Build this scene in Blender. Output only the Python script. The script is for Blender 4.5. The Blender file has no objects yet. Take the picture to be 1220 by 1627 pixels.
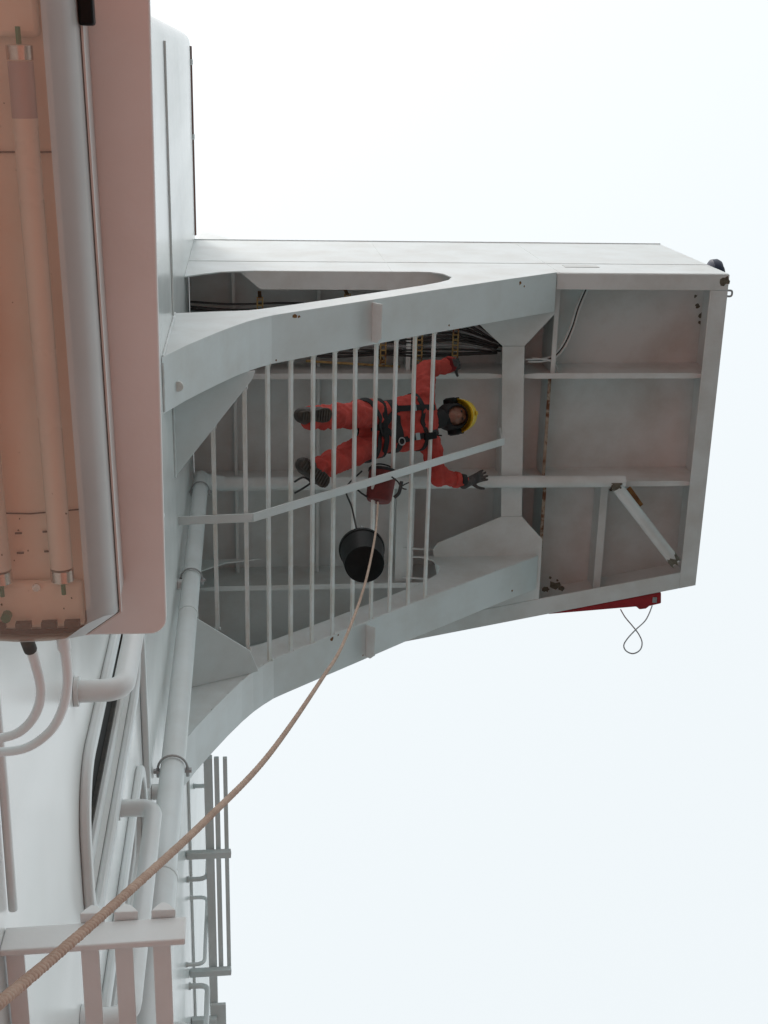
import bpy, math, random
from mathutils import Vector as V, Matrix
from mathutils.bvhtree import BVHTree
random.seed(7)
sc = bpy.context.scene
col = sc.collection

# ------------------------------------------------------------------ camera
# world: X outboard from the ship's side, Y aft, Z up; the lens is the origin, the deck lies 1.6 m below it
F = 2041.0
Yc = V((-140, 5887, F)).normalized()
Zc = V((-225, -713, F)); Zc = (Zc - Yc * Zc.dot(Yc)).normalized()
Xc = Yc.cross(Zc)
cam_d = bpy.data.cameras.new('camera'); cam = bpy.data.objects.new('camera', cam_d); col.objects.link(cam)
right = V((Xc.x, Yc.x, Zc.x)); down = V((Xc.y, Yc.y, Zc.y)); fwd = V((Xc.z, Yc.z, Zc.z))
cam.matrix_world = Matrix(((right.x, -down.x, -fwd.x, 0), (right.y, -down.y, -fwd.y, 0), (right.z, -down.z, -fwd.z, 0), (0, 0, 0, 1)))
cam_d.sensor_fit = 'VERTICAL'; cam_d.sensor_height = 36.0; cam_d.lens = 36.0 * F / 1627
cam_d.clip_start = 0.05; cam_d.clip_end = 9000
sc.camera = cam

def ray(px, py): return (right * (px - 610) + down * (py - 813) + fwd * F)
def at(px, py, ax, v):
    d = ray(px, py); return d * (v / d['xyz'.index(ax)])
def dep(px, py, D): return ray(px, py) * (D / F)
def chain(p, px, py, L, far=True):
    d = ray(px, py).normalized(); b = d.dot(p); q = b * b - (p.dot(p) - L * L)
    return d * (b + (1 if far else -1) * math.sqrt(max(q, 0)))

# ------------------------------------------------------------------ sky, sun, exposure
SUN = V((-0.35, -0.6, 1.1)).normalized()
w = bpy.data.worlds.new('World'); sc.world = w; w.use_nodes = True
nt = w.node_tree; bg = nt.nodes['Background']
sky = nt.nodes.new('ShaderNodeTexSky'); sky.sky_type = 'NISHITA'; sky.sun_disc = False
sky.sun_elevation = math.asin(SUN.z); sky.sun_rotation = math.atan2(SUN.x, SUN.y)
sky.altitude = 0; sky.air_density = 1.0; sky.dust_density = 7.0; sky.ozone_density = 1.0
hs = nt.nodes.new('ShaderNodeHueSaturation'); hs.inputs['Saturation'].default_value = 0.3; hs.inputs['Hue'].default_value = 0.47
nt.links.new(sky.outputs[0], hs.inputs['Color']); 
veil = nt.nodes.new('ShaderNodeMix'); veil.data_type = 'RGBA'          # even white haze over the clear-sky colours
veil.inputs['Factor'].default_value = 0.72; veil.inputs['B'].default_value = (5.75, 6.1, 6.25, 1)
nt.links.new(hs.outputs[0], veil.inputs['A']); nt.links.new(veil.outputs['Result'], bg.inputs[0])
bg.inputs[1].default_value = 0.15
sun_d = bpy.data.lights.new('sun', 'SUN'); sun_o = bpy.data.objects.new('sun', sun_d); col.objects.link(sun_o)
sun_d.energy = 0.8; sun_d.angle = math.radians(10); sun_d.color = (1.0, 0.96, 0.9)
sun_o.rotation_euler = SUN.to_track_quat('Z', 'Y').to_euler()
sc.view_settings.view_transform = 'Standard'; sc.view_settings.look = 'None'; sc.view_settings.gamma = 1
sc.view_settings.exposure = 0.32

# ------------------------------------------------------------------ materials
MATS = {}
def paint(name, base, rough=0.45, dirt=(0.35, 0.31, 0.27), amount=0.25, scale=2.5, bump=0.02, rust=0.0, metal=0.0, wave=0.0, spec=0.5, streak=False):
    m = bpy.data.materials.new(name); m.use_nodes = True; n = m.node_tree.nodes; l = m.node_tree.links
    b = n['Principled BSDF']; b.inputs['Roughness'].default_value = rough; b.inputs['Metallic'].default_value = metal
    b.inputs['Specular IOR Level'].default_value = spec
    tc = n.new('ShaderNodeTexCoord')
    src = tc.outputs['Object']
    mp = n.new('ShaderNodeMapping'); l.new(src, mp.inputs[0])
    if streak: mp.inputs['Scale'].default_value = (1, 1, 0.12)
    a = n.new('ShaderNodeTexNoise'); a.inputs['Scale'].default_value = scale; a.inputs['Detail'].default_value = 8; a.inputs['Roughness'].default_value = 0.62
    l.new(mp.outputs[0], a.inputs['Vector'])
    r = n.new('ShaderNodeValToRGB'); r.color_ramp.elements[0].position = 0.42; r.color_ramp.elements[1].position = 0.78
    r.color_ramp.elements[0].color = (0, 0, 0, 1); r.color_ramp.elements[1].color = (amount,) * 3 + (1,)
    l.new(a.outputs['Fac'], r.inputs[0])
    mx = n.new('ShaderNodeMix'); mx.data_type = 'RGBA'; mx.inputs['A'].default_value = (*base, 1); mx.inputs['B'].default_value = (*dirt, 1)
    l.new(r.outputs[0], mx.inputs['Factor']); out = mx.outputs['Result']
    if rust:
        a2 = n.new('ShaderNodeTexNoise'); a2.inputs['Scale'].default_value = 7; a2.inputs['Detail'].default_value = 10; a2.inputs['Roughness'].default_value = 0.7
        l.new(src, a2.inputs['Vector'])
        r2 = n.new('ShaderNodeValToRGB'); r2.color_ramp.elements[0].position = 0.76 - rust * 0.3; r2.color_ramp.elements[1].position = 0.82 - rust * 0.3
        l.new(a2.outputs['Fac'], r2.inputs[0])
        m2 = n.new('ShaderNodeMix'); m2.data_type = 'RGBA'; m2.inputs['B'].default_value = (0.16, 0.055, 0.02, 1)
        l.new(out, m2.inputs['A']); l.new(r2.outputs[0], m2.inputs['Factor']); out = m2.outputs['Result']
    l.new(out, b.inputs['Base Color'])
    rr = n.new('ShaderNodeMapRange'); rr.inputs['To Min'].default_value = max(rough - 0.1, 0.05); rr.inputs['To Max'].default_value = min(rough + 0.15, 1)
    l.new(a.outputs['Fac'], rr.inputs['Value']); l.new(rr.outputs[0], b.inputs['Roughness'])
    f = n.new('ShaderNodeTexNoise'); f.inputs['Scale'].default_value = 120; f.inputs['Detail'].default_value = 3; l.new(src, f.inputs['Vector'])
    bp = n.new('ShaderNodeBump'); bp.inputs['Strength'].default_value = 0.25; bp.inputs['Distance'].default_value = bump * 0.05
    l.new(f.outputs['Fac'], bp.inputs['Height']); nb = bp.outputs[0]
    if wave:
        g = n.new('ShaderNodeTexNoise'); g.inputs['Scale'].default_value = 1.3; g.inputs['Detail'].default_value = 1.5; l.new(src, g.inputs['Vector'])
        b2 = n.new('ShaderNodeBump'); b2.inputs['Strength'].default_value = 0.5; b2.inputs['Distance'].default_value = wave
        l.new(g.outputs['Fac'], b2.inputs['Height']); l.new(nb, b2.inputs['Normal']); nb = b2.outputs[0]
    l.new(nb, b.inputs['Normal'])
    MATS[name] = m; return m
WHITE = (0.74, 0.78, 0.78)
paint('wall_paint', (0.77, 0.79, 0.78), 0.2, (0.55, 0.55, 0.5), 0.35, 1.6, 0.01, 0, wave=0.05, streak=True)
paint('white_paint', WHITE, 0.42, (0.5, 0.46, 0.4), 0.4, 2.2, 0.02, 0.0, wave=0.02)
paint('under_paint', (0.76, 0.79, 0.785), 0.5, (0.42, 0.36, 0.3), 0.55, 1.8, 0.03, 0.07, wave=0.02)
paint('bar_paint', (0.78, 0.8, 0.79), 0.45, (0.5, 0.42, 0.28), 0.6, 5, 0.04, 0.16)
paint('rusty_paint', (0.5, 0.42, 0.34), 0.7, (0.25, 0.1, 0.04), 1.0, 9, 0.1, 0.9)
paint('rust', (0.17, 0.065, 0.025), 0.85, (0.4, 0.22, 0.06), 0.9, 18, 0.2)
paint('chip', (0.16, 0.145, 0.11), 0.85, (0.07, 0.055, 0.04), 1.0, 30, 0.2)
paint('yellow_rust', (0.42, 0.3, 0.12), 0.7, (0.2, 0.08, 0.03), 1.0, 14, 0.1, 0.75)
paint('soffit_shade', (0.22, 0.12, 0.1), 0.6, (0.1, 0.06, 0.05), 0.6, 6, 0.03)  # brown colour stands for the pinkish shade under the deck overhang
paint('deck_paint', (0.44, 0.155, 0.108), 0.6, (0.2, 0.1, 0.08), 0.7, 1.2, 0.1)
paint('cable_black', (0.02, 0.021, 0.022), 0.45, (0.08, 0.08, 0.08), 0.6, 20, 0.03)
paint('cable_grey', (0.3, 0.31, 0.32), 0.4, (0.15, 0.15, 0.15), 0.6, 20, 0.03)
paint('galvanised', (0.42, 0.43, 0.44), 0.5, (0.3, 0.26, 0.2), 0.6, 12, 0.03, metal=0.5)
paint('chrome', (0.7, 0.7, 0.68), 0.2, (0.4, 0.35, 0.3), 0.5, 30, 0.02, metal=0.9)
paint('black_plastic', (0.006, 0.007, 0.007), 0.5, (0.02, 0.02, 0.02), 0.5, 14, 0.03, spec=0.15)
paint('webbing', (0.012, 0.013, 0.015), 0.8, (0.05, 0.045, 0.04), 0.5, 30, 0.3)
paint('coverall', (0.52, 0.075, 0.06), 0.8, (0.25, 0.03, 0.028), 0.6, 6, 0.3, spec=0.2)
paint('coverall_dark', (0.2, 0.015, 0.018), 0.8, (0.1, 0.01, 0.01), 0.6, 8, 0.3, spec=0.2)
paint('skin', (0.26, 0.13, 0.09), 0.55, (0.2, 0.08, 0.06), 0.5, 20, 0.05)
paint('boot_leather', (0.03, 0.024, 0.02), 0.6, (0.09, 0.07, 0.055), 0.7, 14, 0.15)
paint('rubber_sole', (0.035, 0.027, 0.022), 0.75, (0.12, 0.095, 0.07), 0.8, 16, 0.15)
paint('glove', (0.045, 0.04, 0.04), 0.8, (0.16, 0.14, 0.13), 0.8, 18, 0.2)
paint('helmet_yellow', (0.72, 0.5, 0.02), 0.35, (0.45, 0.3, 0.03), 0.4, 8, 0.01)
paint('dark_glass', (0.02, 0.022, 0.025), 0.12, (0.05, 0.05, 0.05), 0.3, 5, 0.0)
paint('pane_shadow', (0.03, 0.031, 0.03), 0.75, (0.06, 0.06, 0.055), 0.5, 5, 0.0, spec=0.08)  # near-black matte colour stands for the shadowed interior of the openings
paint('red_canvas', (0.36, 0.018, 0.025), 0.75, (0.18, 0.02, 0.02), 0.6, 8, 0.2)
paint('bag_red', (0.16, 0.022, 0.02), 0.7, (0.06, 0.015, 0.012), 0.8, 16, 0.2)
paint('navy', (0.02, 0.025, 0.06), 0.5, (0.06, 0.06, 0.08), 0.5, 12, 0.05)
paint('rope', (0.46, 0.34, 0.265), 0.9, (0.28, 0.19, 0.14), 0.8, 12, 0.3)
paint('fixture_grey', (0.62, 0.64, 0.63), 0.45, (0.4, 0.36, 0.3), 0.5, 6, 0.02)
paint('gasket', (0.05, 0.05, 0.045), 0.7, (0.15, 0.13, 0.1), 0.6, 20, 0.05)
paint('gear_tray', (0.9, 0.85, 0.76), 0.45, (0.65, 0.45, 0.3), 0.45, 5, 0.01)
paint('tube_white', (0.74, 0.72, 0.66), 0.25, (0.6, 0.55, 0.52), 0.4, 7, 0.0)
paint('tube_dark', (0.45, 0.42, 0.44), 0.3, (0.3, 0.28, 0.3), 0.6, 9, 0.0)
paint('green_plastic', (0.02, 0.22, 0.12), 0.4, (0.02, 0.1, 0.06), 0.4, 12, 0.0)
def clear_cover(name, base, lo, hi):
    m = bpy.data.materials.new(name); m.use_nodes = True; n = m.node_tree.nodes; l = m.node_tree.links
    b = n['Principled BSDF']; b.inputs['Base Color'].default_value = (*base, 1); b.inputs['Roughness'].default_value = 0.3
    t = n.new('ShaderNodeBsdfTransparent'); t.inputs[0].default_value = (1.0, 0.97, 0.92, 1)
    a = n.new('ShaderNodeTexNoise'); a.inputs['Scale'].default_value = 9; a.inputs['Detail'].default_value = 6
    tc = n.new('ShaderNodeTexCoord'); l.new(tc.outputs['Object'], a.inputs['Vector'])
    mr = n.new('ShaderNodeMapRange'); mr.inputs['To Min'].default_value = lo; mr.inputs['To Max'].default_value = hi
    l.new(a.outputs['Fac'], mr.inputs['Value'])
    mx = n.new('ShaderNodeMixShader'); l.new(mr.outputs[0], mx.inputs[0]); l.new(t.outputs[0], mx.inputs[1]); l.new(b.outputs[0], mx.inputs[2])
    l.new(mx.outputs[0], n['Material Output'].inputs[0]); MATS[name] = m
clear_cover('clear_cover', (0.74, 0.63, 0.54), 0.16, 0.34)
clear_cover('frosted_cover', (0.52, 0.56, 0.55), 0.6, 0.85)
def sea_material():
    m = bpy.data.materials.new('sea_water'); m.use_nodes = True; n = m.node_tree.nodes; l = m.node_tree.links
    b = n['Principled BSDF']; b.inputs['Base Color'].default_value = (0.05, 0.12, 0.125, 1); b.inputs['Roughness'].default_value = 0.15
    a = n.new('ShaderNodeTexNoise'); a.inputs['Scale'].default_value = 0.6; a.inputs['Detail'].default_value = 8
    tc = n.new('ShaderNodeTexCoord'); l.new(tc.outputs['Object'], a.inputs['Vector'])
    bp = n.new('ShaderNodeBump'); bp.inputs['Strength'].default_value = 0.6; bp.inputs['Distance'].default_value = 0.6
    l.new(a.outputs['Fac'], bp.inputs['Height']); l.new(bp.outputs[0], b.inputs['Normal']); MATS['sea_water'] = m
sea_material()

# ------------------------------------------------------------------ mesh helpers
def origin_of(o):
    p = V((0, 0, 0))
    while o is not None: p += o.location; o = o.parent
    return p
class MB:
    def __init__(s): s.v = []; s.f = []; s.uv = {}
    def add(s, vs, fs):
        k = len(s.v); s.v += [V(x) for x in vs]; s.f += [[i + k for i in f] for f in fs]; return s
    def box(s, c, sx, sy, sz, ax=None):
        c = V(c); ax = ax or (V((1, 0, 0)), V((0, 1, 0)), V((0, 0, 1)))
        vs = [c + ax[0] * (i * sx / 2) + ax[1] * (j * sy / 2) + ax[2] * (k * sz / 2) for k in (-1, 1) for j in (-1, 1) for i in (-1, 1)]
        return s.add(vs, [[0, 2, 3, 1], [4, 5, 7, 6], [0, 1, 5, 4], [2, 6, 7, 3], [0, 4, 6, 2], [1, 3, 7, 5]])
    def bb(s, a, b):
        a = V(a); b = V(b); return s.box((a + b) / 2, abs(b.x - a.x), abs(b.y - a.y), abs(b.z - a.z))
    def bar(s, p, q, wdt, hgt, up=(0, 0, 1)):
        p = V(p); q = V(q); d = (q - p).normalized(); side = d.cross(V(up)).normalized(); u = side.cross(d)
        return s.box((p + q) / 2, (q - p).length, wdt, hgt, (d, side, u))
    def prism(s, poly, th):
        """flat polygon (list of points) extruded by the vector th"""
        th = V(th); n = len(poly); poly = [V(p) for p in poly]
        return s.add(poly + [p + th for p in poly], [list(range(n))[::-1], [n + i for i in range(n)]] + [[i, (i + 1) % n, n + (i + 1) % n, n + i] for i in range(n)])
    def ringplate(s, outer, inner, th):
        """plate with a hole; loops of equal length"""
        th = V(th); n = len(outer); o = [V(p) for p in outer]; i_ = [V(p) for p in inner]
        vs = o + i_ + [p + th for p in o] + [p + th for p in i_]; fs = []
        for a in range(n):
            b = (a + 1) % n
            fs += [[a, n + a, n + b, b], [2 * n + a, 2 * n + b, 3 * n + b, 3 * n + a], [a, b, 2 * n + b, 2 * n + a], [n + a, 3 * n + a, 3 * n + b, n + b]]
        return s.add(vs, fs)
    def tube(s, pts, r, n=12, caps=True, rs=None):
        pts = [V(p) for p in pts]; m = len(pts); k = len(s.v); prev = None; L = 0
        for i, p in enumerate(pts):
            t = ((pts[min(i + 1, m - 1)] - p).normalized() + (p - pts[max(i - 1, 0)]).normalized()).normalized()
            if prev is None:
                a = t.orthogonal().normalized()
            else:
                a = (prev - t * prev.dot(t)).normalized()
            prev = a; b = t.cross(a); rr = rs[i] if rs else r
            if i: L += (p - pts[i - 1]).length
            for j in range(n):
                th = 2 * math.pi * j / n; s.v.append(p + a * (rr * math.cos(th)) + b * (rr * math.sin(th)))
        for i in range(m - 1):
            for j in range(n):
                s.f.append([k + i * n + j, k + i * n + (j + 1) % n, k + (i + 1) * n + (j + 1) % n, k + (i + 1) * n + j])
        if caps:
            s.f.append([k + j for j in range(n)][::-1]); s.f.append([k + (m - 1) * n + j for j in range(n)])
        return s
    def capsule(s, p, q, r0, r1, n=14):
        p = V(p); q = V(q); d = (q - p).normalized(); pts = []; rs = []
        for i in range(1, 7):
            th = math.pi / 2 * i / 6; pts.append(p - d * (r0 * math.cos(th))); rs.append(r0 * math.sin(th))
        for i in range(0, 6):
            th = math.pi / 2 * i / 6; pts.append(q + d * (r1 * math.sin(th))); rs.append(r1 * math.cos(th))
        return s.tube(pts, 0, n, True, rs)
    def ellipsoid(s, c, ax, rad, n=20, m=12):
        c = V(c); k = len(s.v)
        for i in range(1, m):
            th = math.pi * i / m
            for j in range(n):
                ph = 2 * math.pi * j / n
                s.v.append(c + ax[0] * (rad[0] * math.sin(th) * math.cos(ph)) + ax[1] * (rad[1] * math.sin(th) * math.sin(ph)) + ax[2] * (rad[2] * math.cos(th)))
        s.v += [c + ax[2] * rad[2], c - ax[2] * rad[2]]
        for i in range(m - 2):
            for j in range(n): s.f.append([k + i * n + j, k + (i + 1) * n + j, k + (i + 1) * n + (j + 1) % n, k + i * n + (j + 1) % n])
        t = k + (m - 1) * n
        for j in range(n):
            s.f.append([t, k + j, k + (j + 1) % n]); s.f.append([t + 1, k + (m - 2) * n + (j + 1) % n, k + (m - 2) * n + j])
        return s
    def lathe(s, c, d, prof, n=24, a=None):
        """profile of (distance along d, radius)"""
        c = V(c); d = V(d).normalized(); a = (V(a) if a else d.orthogonal()); a = (a - d * a.dot(d)).normalized(); b = d.cross(a); k = len(s.v); m = len(prof)
        for h, r in prof:
            for j in range(n):
                th = 2 * math.pi * j / n; s.v.append(c + d * h + a * (r * math.cos(th)) + b * (r * math.sin(th)))
        for i in range(m - 1):
            for j in range(n): s.f.append([k + i * n + j, k + i * n + (j + 1) % n, k + (i + 1) * n + (j + 1) % n, k + (i + 1) * n + j])
        s.f.append([k + j for j in range(n)][::-1]); s.f.append([k + (m - 1) * n + j for j in range(n)])
        return s
    def ribbon(s, pts, nrm, wdt, th):
        k = len(s.v); m = len(pts)
        for i, p in enumerate(pts):
            t = (pts[min(i + 1, m - 1)] - pts[max(i - 1, 0)]).normalized(); nn = nrm[i].normalized(); sd = t.cross(nn).normalized()
            for a, b in ((-1, 0), (1, 0), (1, 1), (-1, 1)): s.v.append(p + sd * (a * wdt / 2) + nn * (b * th))
        for i in range(m - 1):
            for j in range(4): s.f.append([k + i * 4 + j, k + i * 4 + (j + 1) % 4, k + (i + 1) * 4 + (j + 1) % 4, k + (i + 1) * 4 + j])
        s.f += [[k, k + 1, k + 2, k + 3], [k + (m - 1) * 4 + j for j in (3, 2, 1, 0)]]
        return s
    def build(s, name, mat, parent=None, smooth=False, bevel=0.0, seg=2, loc=None):
        me = bpy.data.meshes.new(name)
        base = origin_of(parent) if parent is not None else V((0, 0, 0))
        off = V(loc) if loc is not None else (base if parent is not None else V((0, 0, 0)))
        me.from_pydata([v - off for v in s.v], [], s.f); me.validate(); me.update()
        import bmesh
        bm = bmesh.new(); bm.from_mesh(me); bmesh.ops.recalc_face_normals(bm, faces=bm.faces); bm.to_mesh(me); bm.free()
        me.materials.append(MATS[mat])
        if smooth:
            me.shade_smooth()
        o = bpy.data.objects.new(name, me); col.objects.link(o)
        if parent is not None: o.parent = parent
        elif loc is not None: o.location = off
        if bevel:
            b = o.modifiers.new('bevel', 'BEVEL'); b.width = bevel; b.segments = seg; b.limit_method = 'ANGLE'; b.angle_limit = math.radians(40)
        if smooth == 'auto' or bevel:
            me.shade_smooth(); me.set_sharp_from_angle(angle=math.radians(40))
        return o
def tag(o, label, cat, group=None):
    o['label'] = label; o['category'] = cat
    if group: o['group'] = group
    return o
def thing(name, loc, label, cat, group=None):
    o = bpy.data.objects.new(name, None); o.empty_display_size = 0.2; col.objects.link(o); o.location = loc
    return tag(o, label, cat, group)
def smooth_path(pts, k=6):
    pts = [V(p) for p in pts]; out = []
    for i in range(len(pts) - 1):
        p0, p1, p2, p3 = pts[max(i - 1, 0)], pts[i], pts[i + 1], pts[min(i + 2, len(pts) - 1)]
        for j in range(k):
            t = j / k
            out.append(0.5 * ((2 * p1) + (p2 - p0) * t + (2 * p0 - 5 * p1 + 4 * p2 - p3) * t * t + (3 * p1 - p0 - 3 * p2 + p3) * t ** 3))
    return out + [pts[-1]]
def fillet(pts, r, k=7):
    pts = [V(p) for p in pts]; out = [pts[0]]
    for i in range(1, len(pts) - 1):
        a = (pts[i - 1] - pts[i]); b = (pts[i + 1] - pts[i]); q = min(r, a.length * .48, b.length * .48)
        p0 = pts[i] + a.normalized() * q; p1 = pts[i] + b.normalized() * q
        for j in range(k + 1):
            t = j / k; out.append(p0 * (1 - t) ** 2 + pts[i] * (2 * t * (1 - t)) + p1 * t * t)
    return out + [pts[-1]]
def rrect(cy, cz, hw, hh, r, n=6):
    out = []
    for sx, sy, a0 in ((1, 1, 0), (-1, 1, 90), (-1, -1, 180), (1, -1, 270)):
        for i in range(n + 1):
            a = math.radians(a0 + 90 * i / n); out.append((cy + sx * (hw - r) + r * math.cos(a), cz + sy * (hh - r) + r * math.sin(a)))
    return out

# ------------------------------------------------------------------ setting: sea and the ship's deck
WALL = -0.475
sea = MB().add([(-4000, -4000, -15), (4000, -4000, -15), (4000, 4000, -15), (-4000, 4000, -15)], [[0, 1, 2, 3]]).build('sea', 'sea_water'); sea['kind'] = 'structure'
dk = MB().bb((-14, -45, -1.9), (3.5, 45, -1.6)).build('ship_deck', 'deck_paint'); dk['kind'] = 'structure'

# ------------------------------------------------------------------ superstructure wall
sup = thing('superstructure_wall', (WALL, 6, -1.6), 'tall white painted steel side wall of the ship at left, carrying the wing', 'wall')
X0 = -9.0
WF = -0.27; WB = 26.0; TOP = 12.62
SK = .22                      # the outer plating is a layer of its own so that the openings are real recesses
def front_plate(z0, z1, xa, xb, yb):
    pl = [(xa, WF, z0), (xb - .12, WF, z0)]
    for i in range(1, 8):
        a = math.radians(90 * i / 7); pl.append((xb - .12 + .12 * math.sin(a), WF + .12 - .12 * math.cos(a), z0))
    pl += [(xb, yb, z0), (xa, yb, z0)]
    return MB().prism(pl, (0, 0, z1 - z0))
for z0, z1 in ((5.08, 8.42), (8.42, TOP)):
    front_plate(z0, z1 - .002, X0, WALL, WB).build('wall_plate', 'wall_paint', sup, smooth='auto')
front_plate(-1.6, 5.078, WALL - SK, WALL, 1.66).build('wall_plate', 'wall_paint', sup, smooth='auto')
MB().bb((X0, WF + .02, -1.6), (WALL - SK - .001, WB, 5.078)).build('wall_core', 'under_paint', sup)
MB().bb((WALL - SK, 1.66, -1.6), (WALL, 3.42, 2.8)).build('wall_plate', 'wall_paint', sup)
MB().bb((WALL - SK, 3.42, -1.6), (WALL, WB, 5.078)).build('wall_plate', 'wall_paint', sup)
MB().bb((WALL + .001, -.12, 8.40), (WALL + .014, 1.56, 8.425)).build('seam_bar', 'wall_paint', sup, bevel=.004)
MB().bb((WALL + .001, .9, 5.055), (WALL + .03, 3.05, 5.085)).build('seam_bar', 'white_paint', sup, bevel=.006)
MB().bb((WALL + .001, 5.0, 8.40), (WALL + .02, 20, 8.425)).build('seam_bar', 'wall_paint', sup, bevel=.004)
ov = MB().bb((WALL - .3, -.14, TOP + .002), (WALL + .016, 1.57, TOP + .03)).build('deck_edge', 'soffit_shade', sup, bevel=.006)
for y in (.0, .66):
    MB().bb((WALL + .001, y - .025, TOP - .03), (WALL + .022, y + .025, TOP + .036)).build('edge_clip', 'white_paint', sup, bevel=.004)
def opening(y0, y1, z0, z1, ya, yb):
    cy, cz, hw, hh = (y0 + y1) / 2, (z0 + z1) / 2, (y1 - y0) / 2, (z1 - z0) / 2
    cor = rrect(cy, cz, hw, hh, .17, 8)
    n = len(cor) // 4; out_ = []
    for k, (sy, sz) in enumerate(((yb, 5.078), (ya, 5.078), (ya, 2.8), (yb, 2.8))):
        for i in range(n): out_.append((sy, sz))
    MB().ringplate([(WALL - SK, a, b) for a, b in out_], [(WALL - SK, a, b) for a, b in cor], (SK, 0, 0)).build('wall_plate', 'wall_paint', sup)
    wd = MB().ringplate([(WALL + .0005, a, b) for a, b in rrect(cy, cz, hw + .05, hh + .05, .21, 8)], [(WALL + .0005, a, b) for a, b in rrect(cy, cz, hw + .001, hh + .001, .171, 8)], (.028, 0, 0)).build('window_frame', 'white_paint', sup, smooth='auto', bevel=.008)
    MB().prism([(WALL - .06, a, b) for a, b in rrect(cy, cz, hw - .002, hh - .002, .168, 8)], (.012, 0, 0)).build('pane', 'pane_shadow', wd)
    MB().ringplate([(WALL - .047, a, b) for a, b in rrect(cy, cz, hw - .001, hh - .001, .169, 8)], [(WALL - .047, a, b) for a, b in rrect(cy, cz, hw - .05, hh - .05, .13, 8)], (.03, 0, 0)).build('inner_frame', 'under_paint', wd, smooth='auto', bevel=.006)
    MB().ringplate([(WALL - .0475, a, b) for a, b in rrect(cy, cz, hw - .0505, hh - .0505, .129, 8)], [(WALL - .0475, a, b) for a, b in rrect(cy, cz, hw - .066, hh - .066, .115, 8)], (.014, 0, 0)).build('gasket', 'gasket', wd, smooth='auto')
opening(1.90, 2.37, 3.17, 4.85, 1.66, 2.57)
opening(2.80, 3.22, 3.17, 4.85, 2.57, 3.42)

# ------------------------------------------------------------------ bridge wing
UZ_ = V((0, 0, 1))
ZD = 10.5           # underside of the wing frame
ZP = 11.05          # underside of the wing deck
YF = 1.585          # forward skin
XE = 4.055          # outboard end
def YA(x): return 4.413 + (XE - x) * 0.187     # aft edge, tapered in plan
wing = thing('bridge_wing', (WALL, 3.0, 7.2), 'white steel bridge wing with open framed underside projecting from the ship side', 'bridge wing')
PROF = [(WALL + .003, 7.2), (-.36, 7.5), (-.26, 7.73), (-.16, 7.95), (-.06, 8.15), (.02, 8.29), (.09, 8.39), (.17, 8.49), (.26, 8.57), (.6, 8.86), (1.0, 9.2), (1.35, 9.5), (1.7, 9.78), (2.1, 10.11), (2.56, 10.47)]
def zprof(x):
    for (a, za), (b, zb) in zip(PROF, PROF[1:]):
        if a <= x <= b: return za + (zb - za) * (x - a) / (b - a)
    return PROF[-1][1] if x > 2 else PROF[0][1]
# deck plate and skins
MB().prism([(WALL + .002, YF + .006, ZP), (XE - .005, YF + .006, ZP), (XE - .005, YA(XE) - .005, ZP), (WALL + .002, YA(WALL) - .005, ZP)], (0, 0, .015)).build('deck_plate', 'under_paint', wing)
BT = 12.42
MB().prism([(WALL + .002, YF, ZD + .03), (XE, YF, ZD + .03), (XE, YF, BT), (WALL + .002, YF, BT)], (0, .01, 0)).build('forward_bulwark', 'white_paint', wing)
MB().prism([(WALL + .002, YF + .03, BT + .001), (WALL + .05, YF + .03, BT + .92), (.02, YF + .03, BT + .001)], (0, .01, 0)).build('bulwark_wing_plate', 'white_paint', wing)
MB().bb((WALL + .002, YF - .008, BT - .012), (XE, YF + .06, BT + .012)).build('bulwark_rail', 'white_paint', wing, bevel=.004)
MB().prism([(XE - .01, YF + .011, ZD + .031), (XE - .01, YA(XE) - .002, ZD + .031), (XE - .01, YA(XE) - .002, BT), (XE - .01, YF + .011, BT)], (.01, 0, 0)).build('end_bulwark', 'white_paint', wing)
MB().prism([(WALL + .002, YA(WALL), ZD + .03), (XE, YA(XE), ZD + .03), (XE, YA(XE), BT), (WALL + .002, YA(WALL), BT)], (0, -.01, 0)).build('aft_bulwark', 'white_paint', wing)
for X, z in ((1.2, 11.35), (2.6, 11.35)):
    MB().bb((X - .002, YF - .0025, ZD + .04), (X + .003, YF, BT - .02)).build('weld_seam', 'white_paint', wing)
MB().bb((WALL + .004, YF - .003, ZP - .01), (XE - .004, YF, ZP + .004)).build('weld_seam', 'white_paint', wing)
MB().bb((2.72, YF - .004, 10.83), (3.02, YF, 10.95)).build('paint_patch', 'fixture_grey', wing)
# flanges round the bottom edge
T = .012
MB().prism([(-.05, YF + .002, ZD + .02), (.12, YF + .15, ZD + .02), (2.57, YF + .15, ZD + .02), (2.57, YF + .002, ZD + .02)], (0, 0, T)).build('edge_flange', 'under_paint', wing)
MB().prism([(2.575, YF + .002, ZD), (XE - .001, YF + .002, ZD), (XE - .001, 1.72, ZD), (2.575, 1.72, ZD)], (0, 0, T)).build('edge_flange', 'under_paint', wing, bevel=.003)
MB().prism([(3.9, 1.7215, ZD), (XE - .001, 1.7215, ZD), (XE - .001, YA(XE) - .003, ZD), (3.9, YA(3.9) - .003, ZD)], (0, 0, T)).build('edge_flange', 'under_paint', wing, bevel=.003)
MB().prism([(-.2, YA(-.2) - .003, ZD + .001), (3.8985, YA(3.8985) - .003, ZD + .001), (3.8985, YA(3.8985) - .16, ZD + .001), (2.61, YA(2.61) - .17, ZD + .001), (-.1, YA(-.1) - .17, ZD + .001)], (0, 0, T)).build('edge_flange', 'under_paint', wing, bevel=.003)
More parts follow.
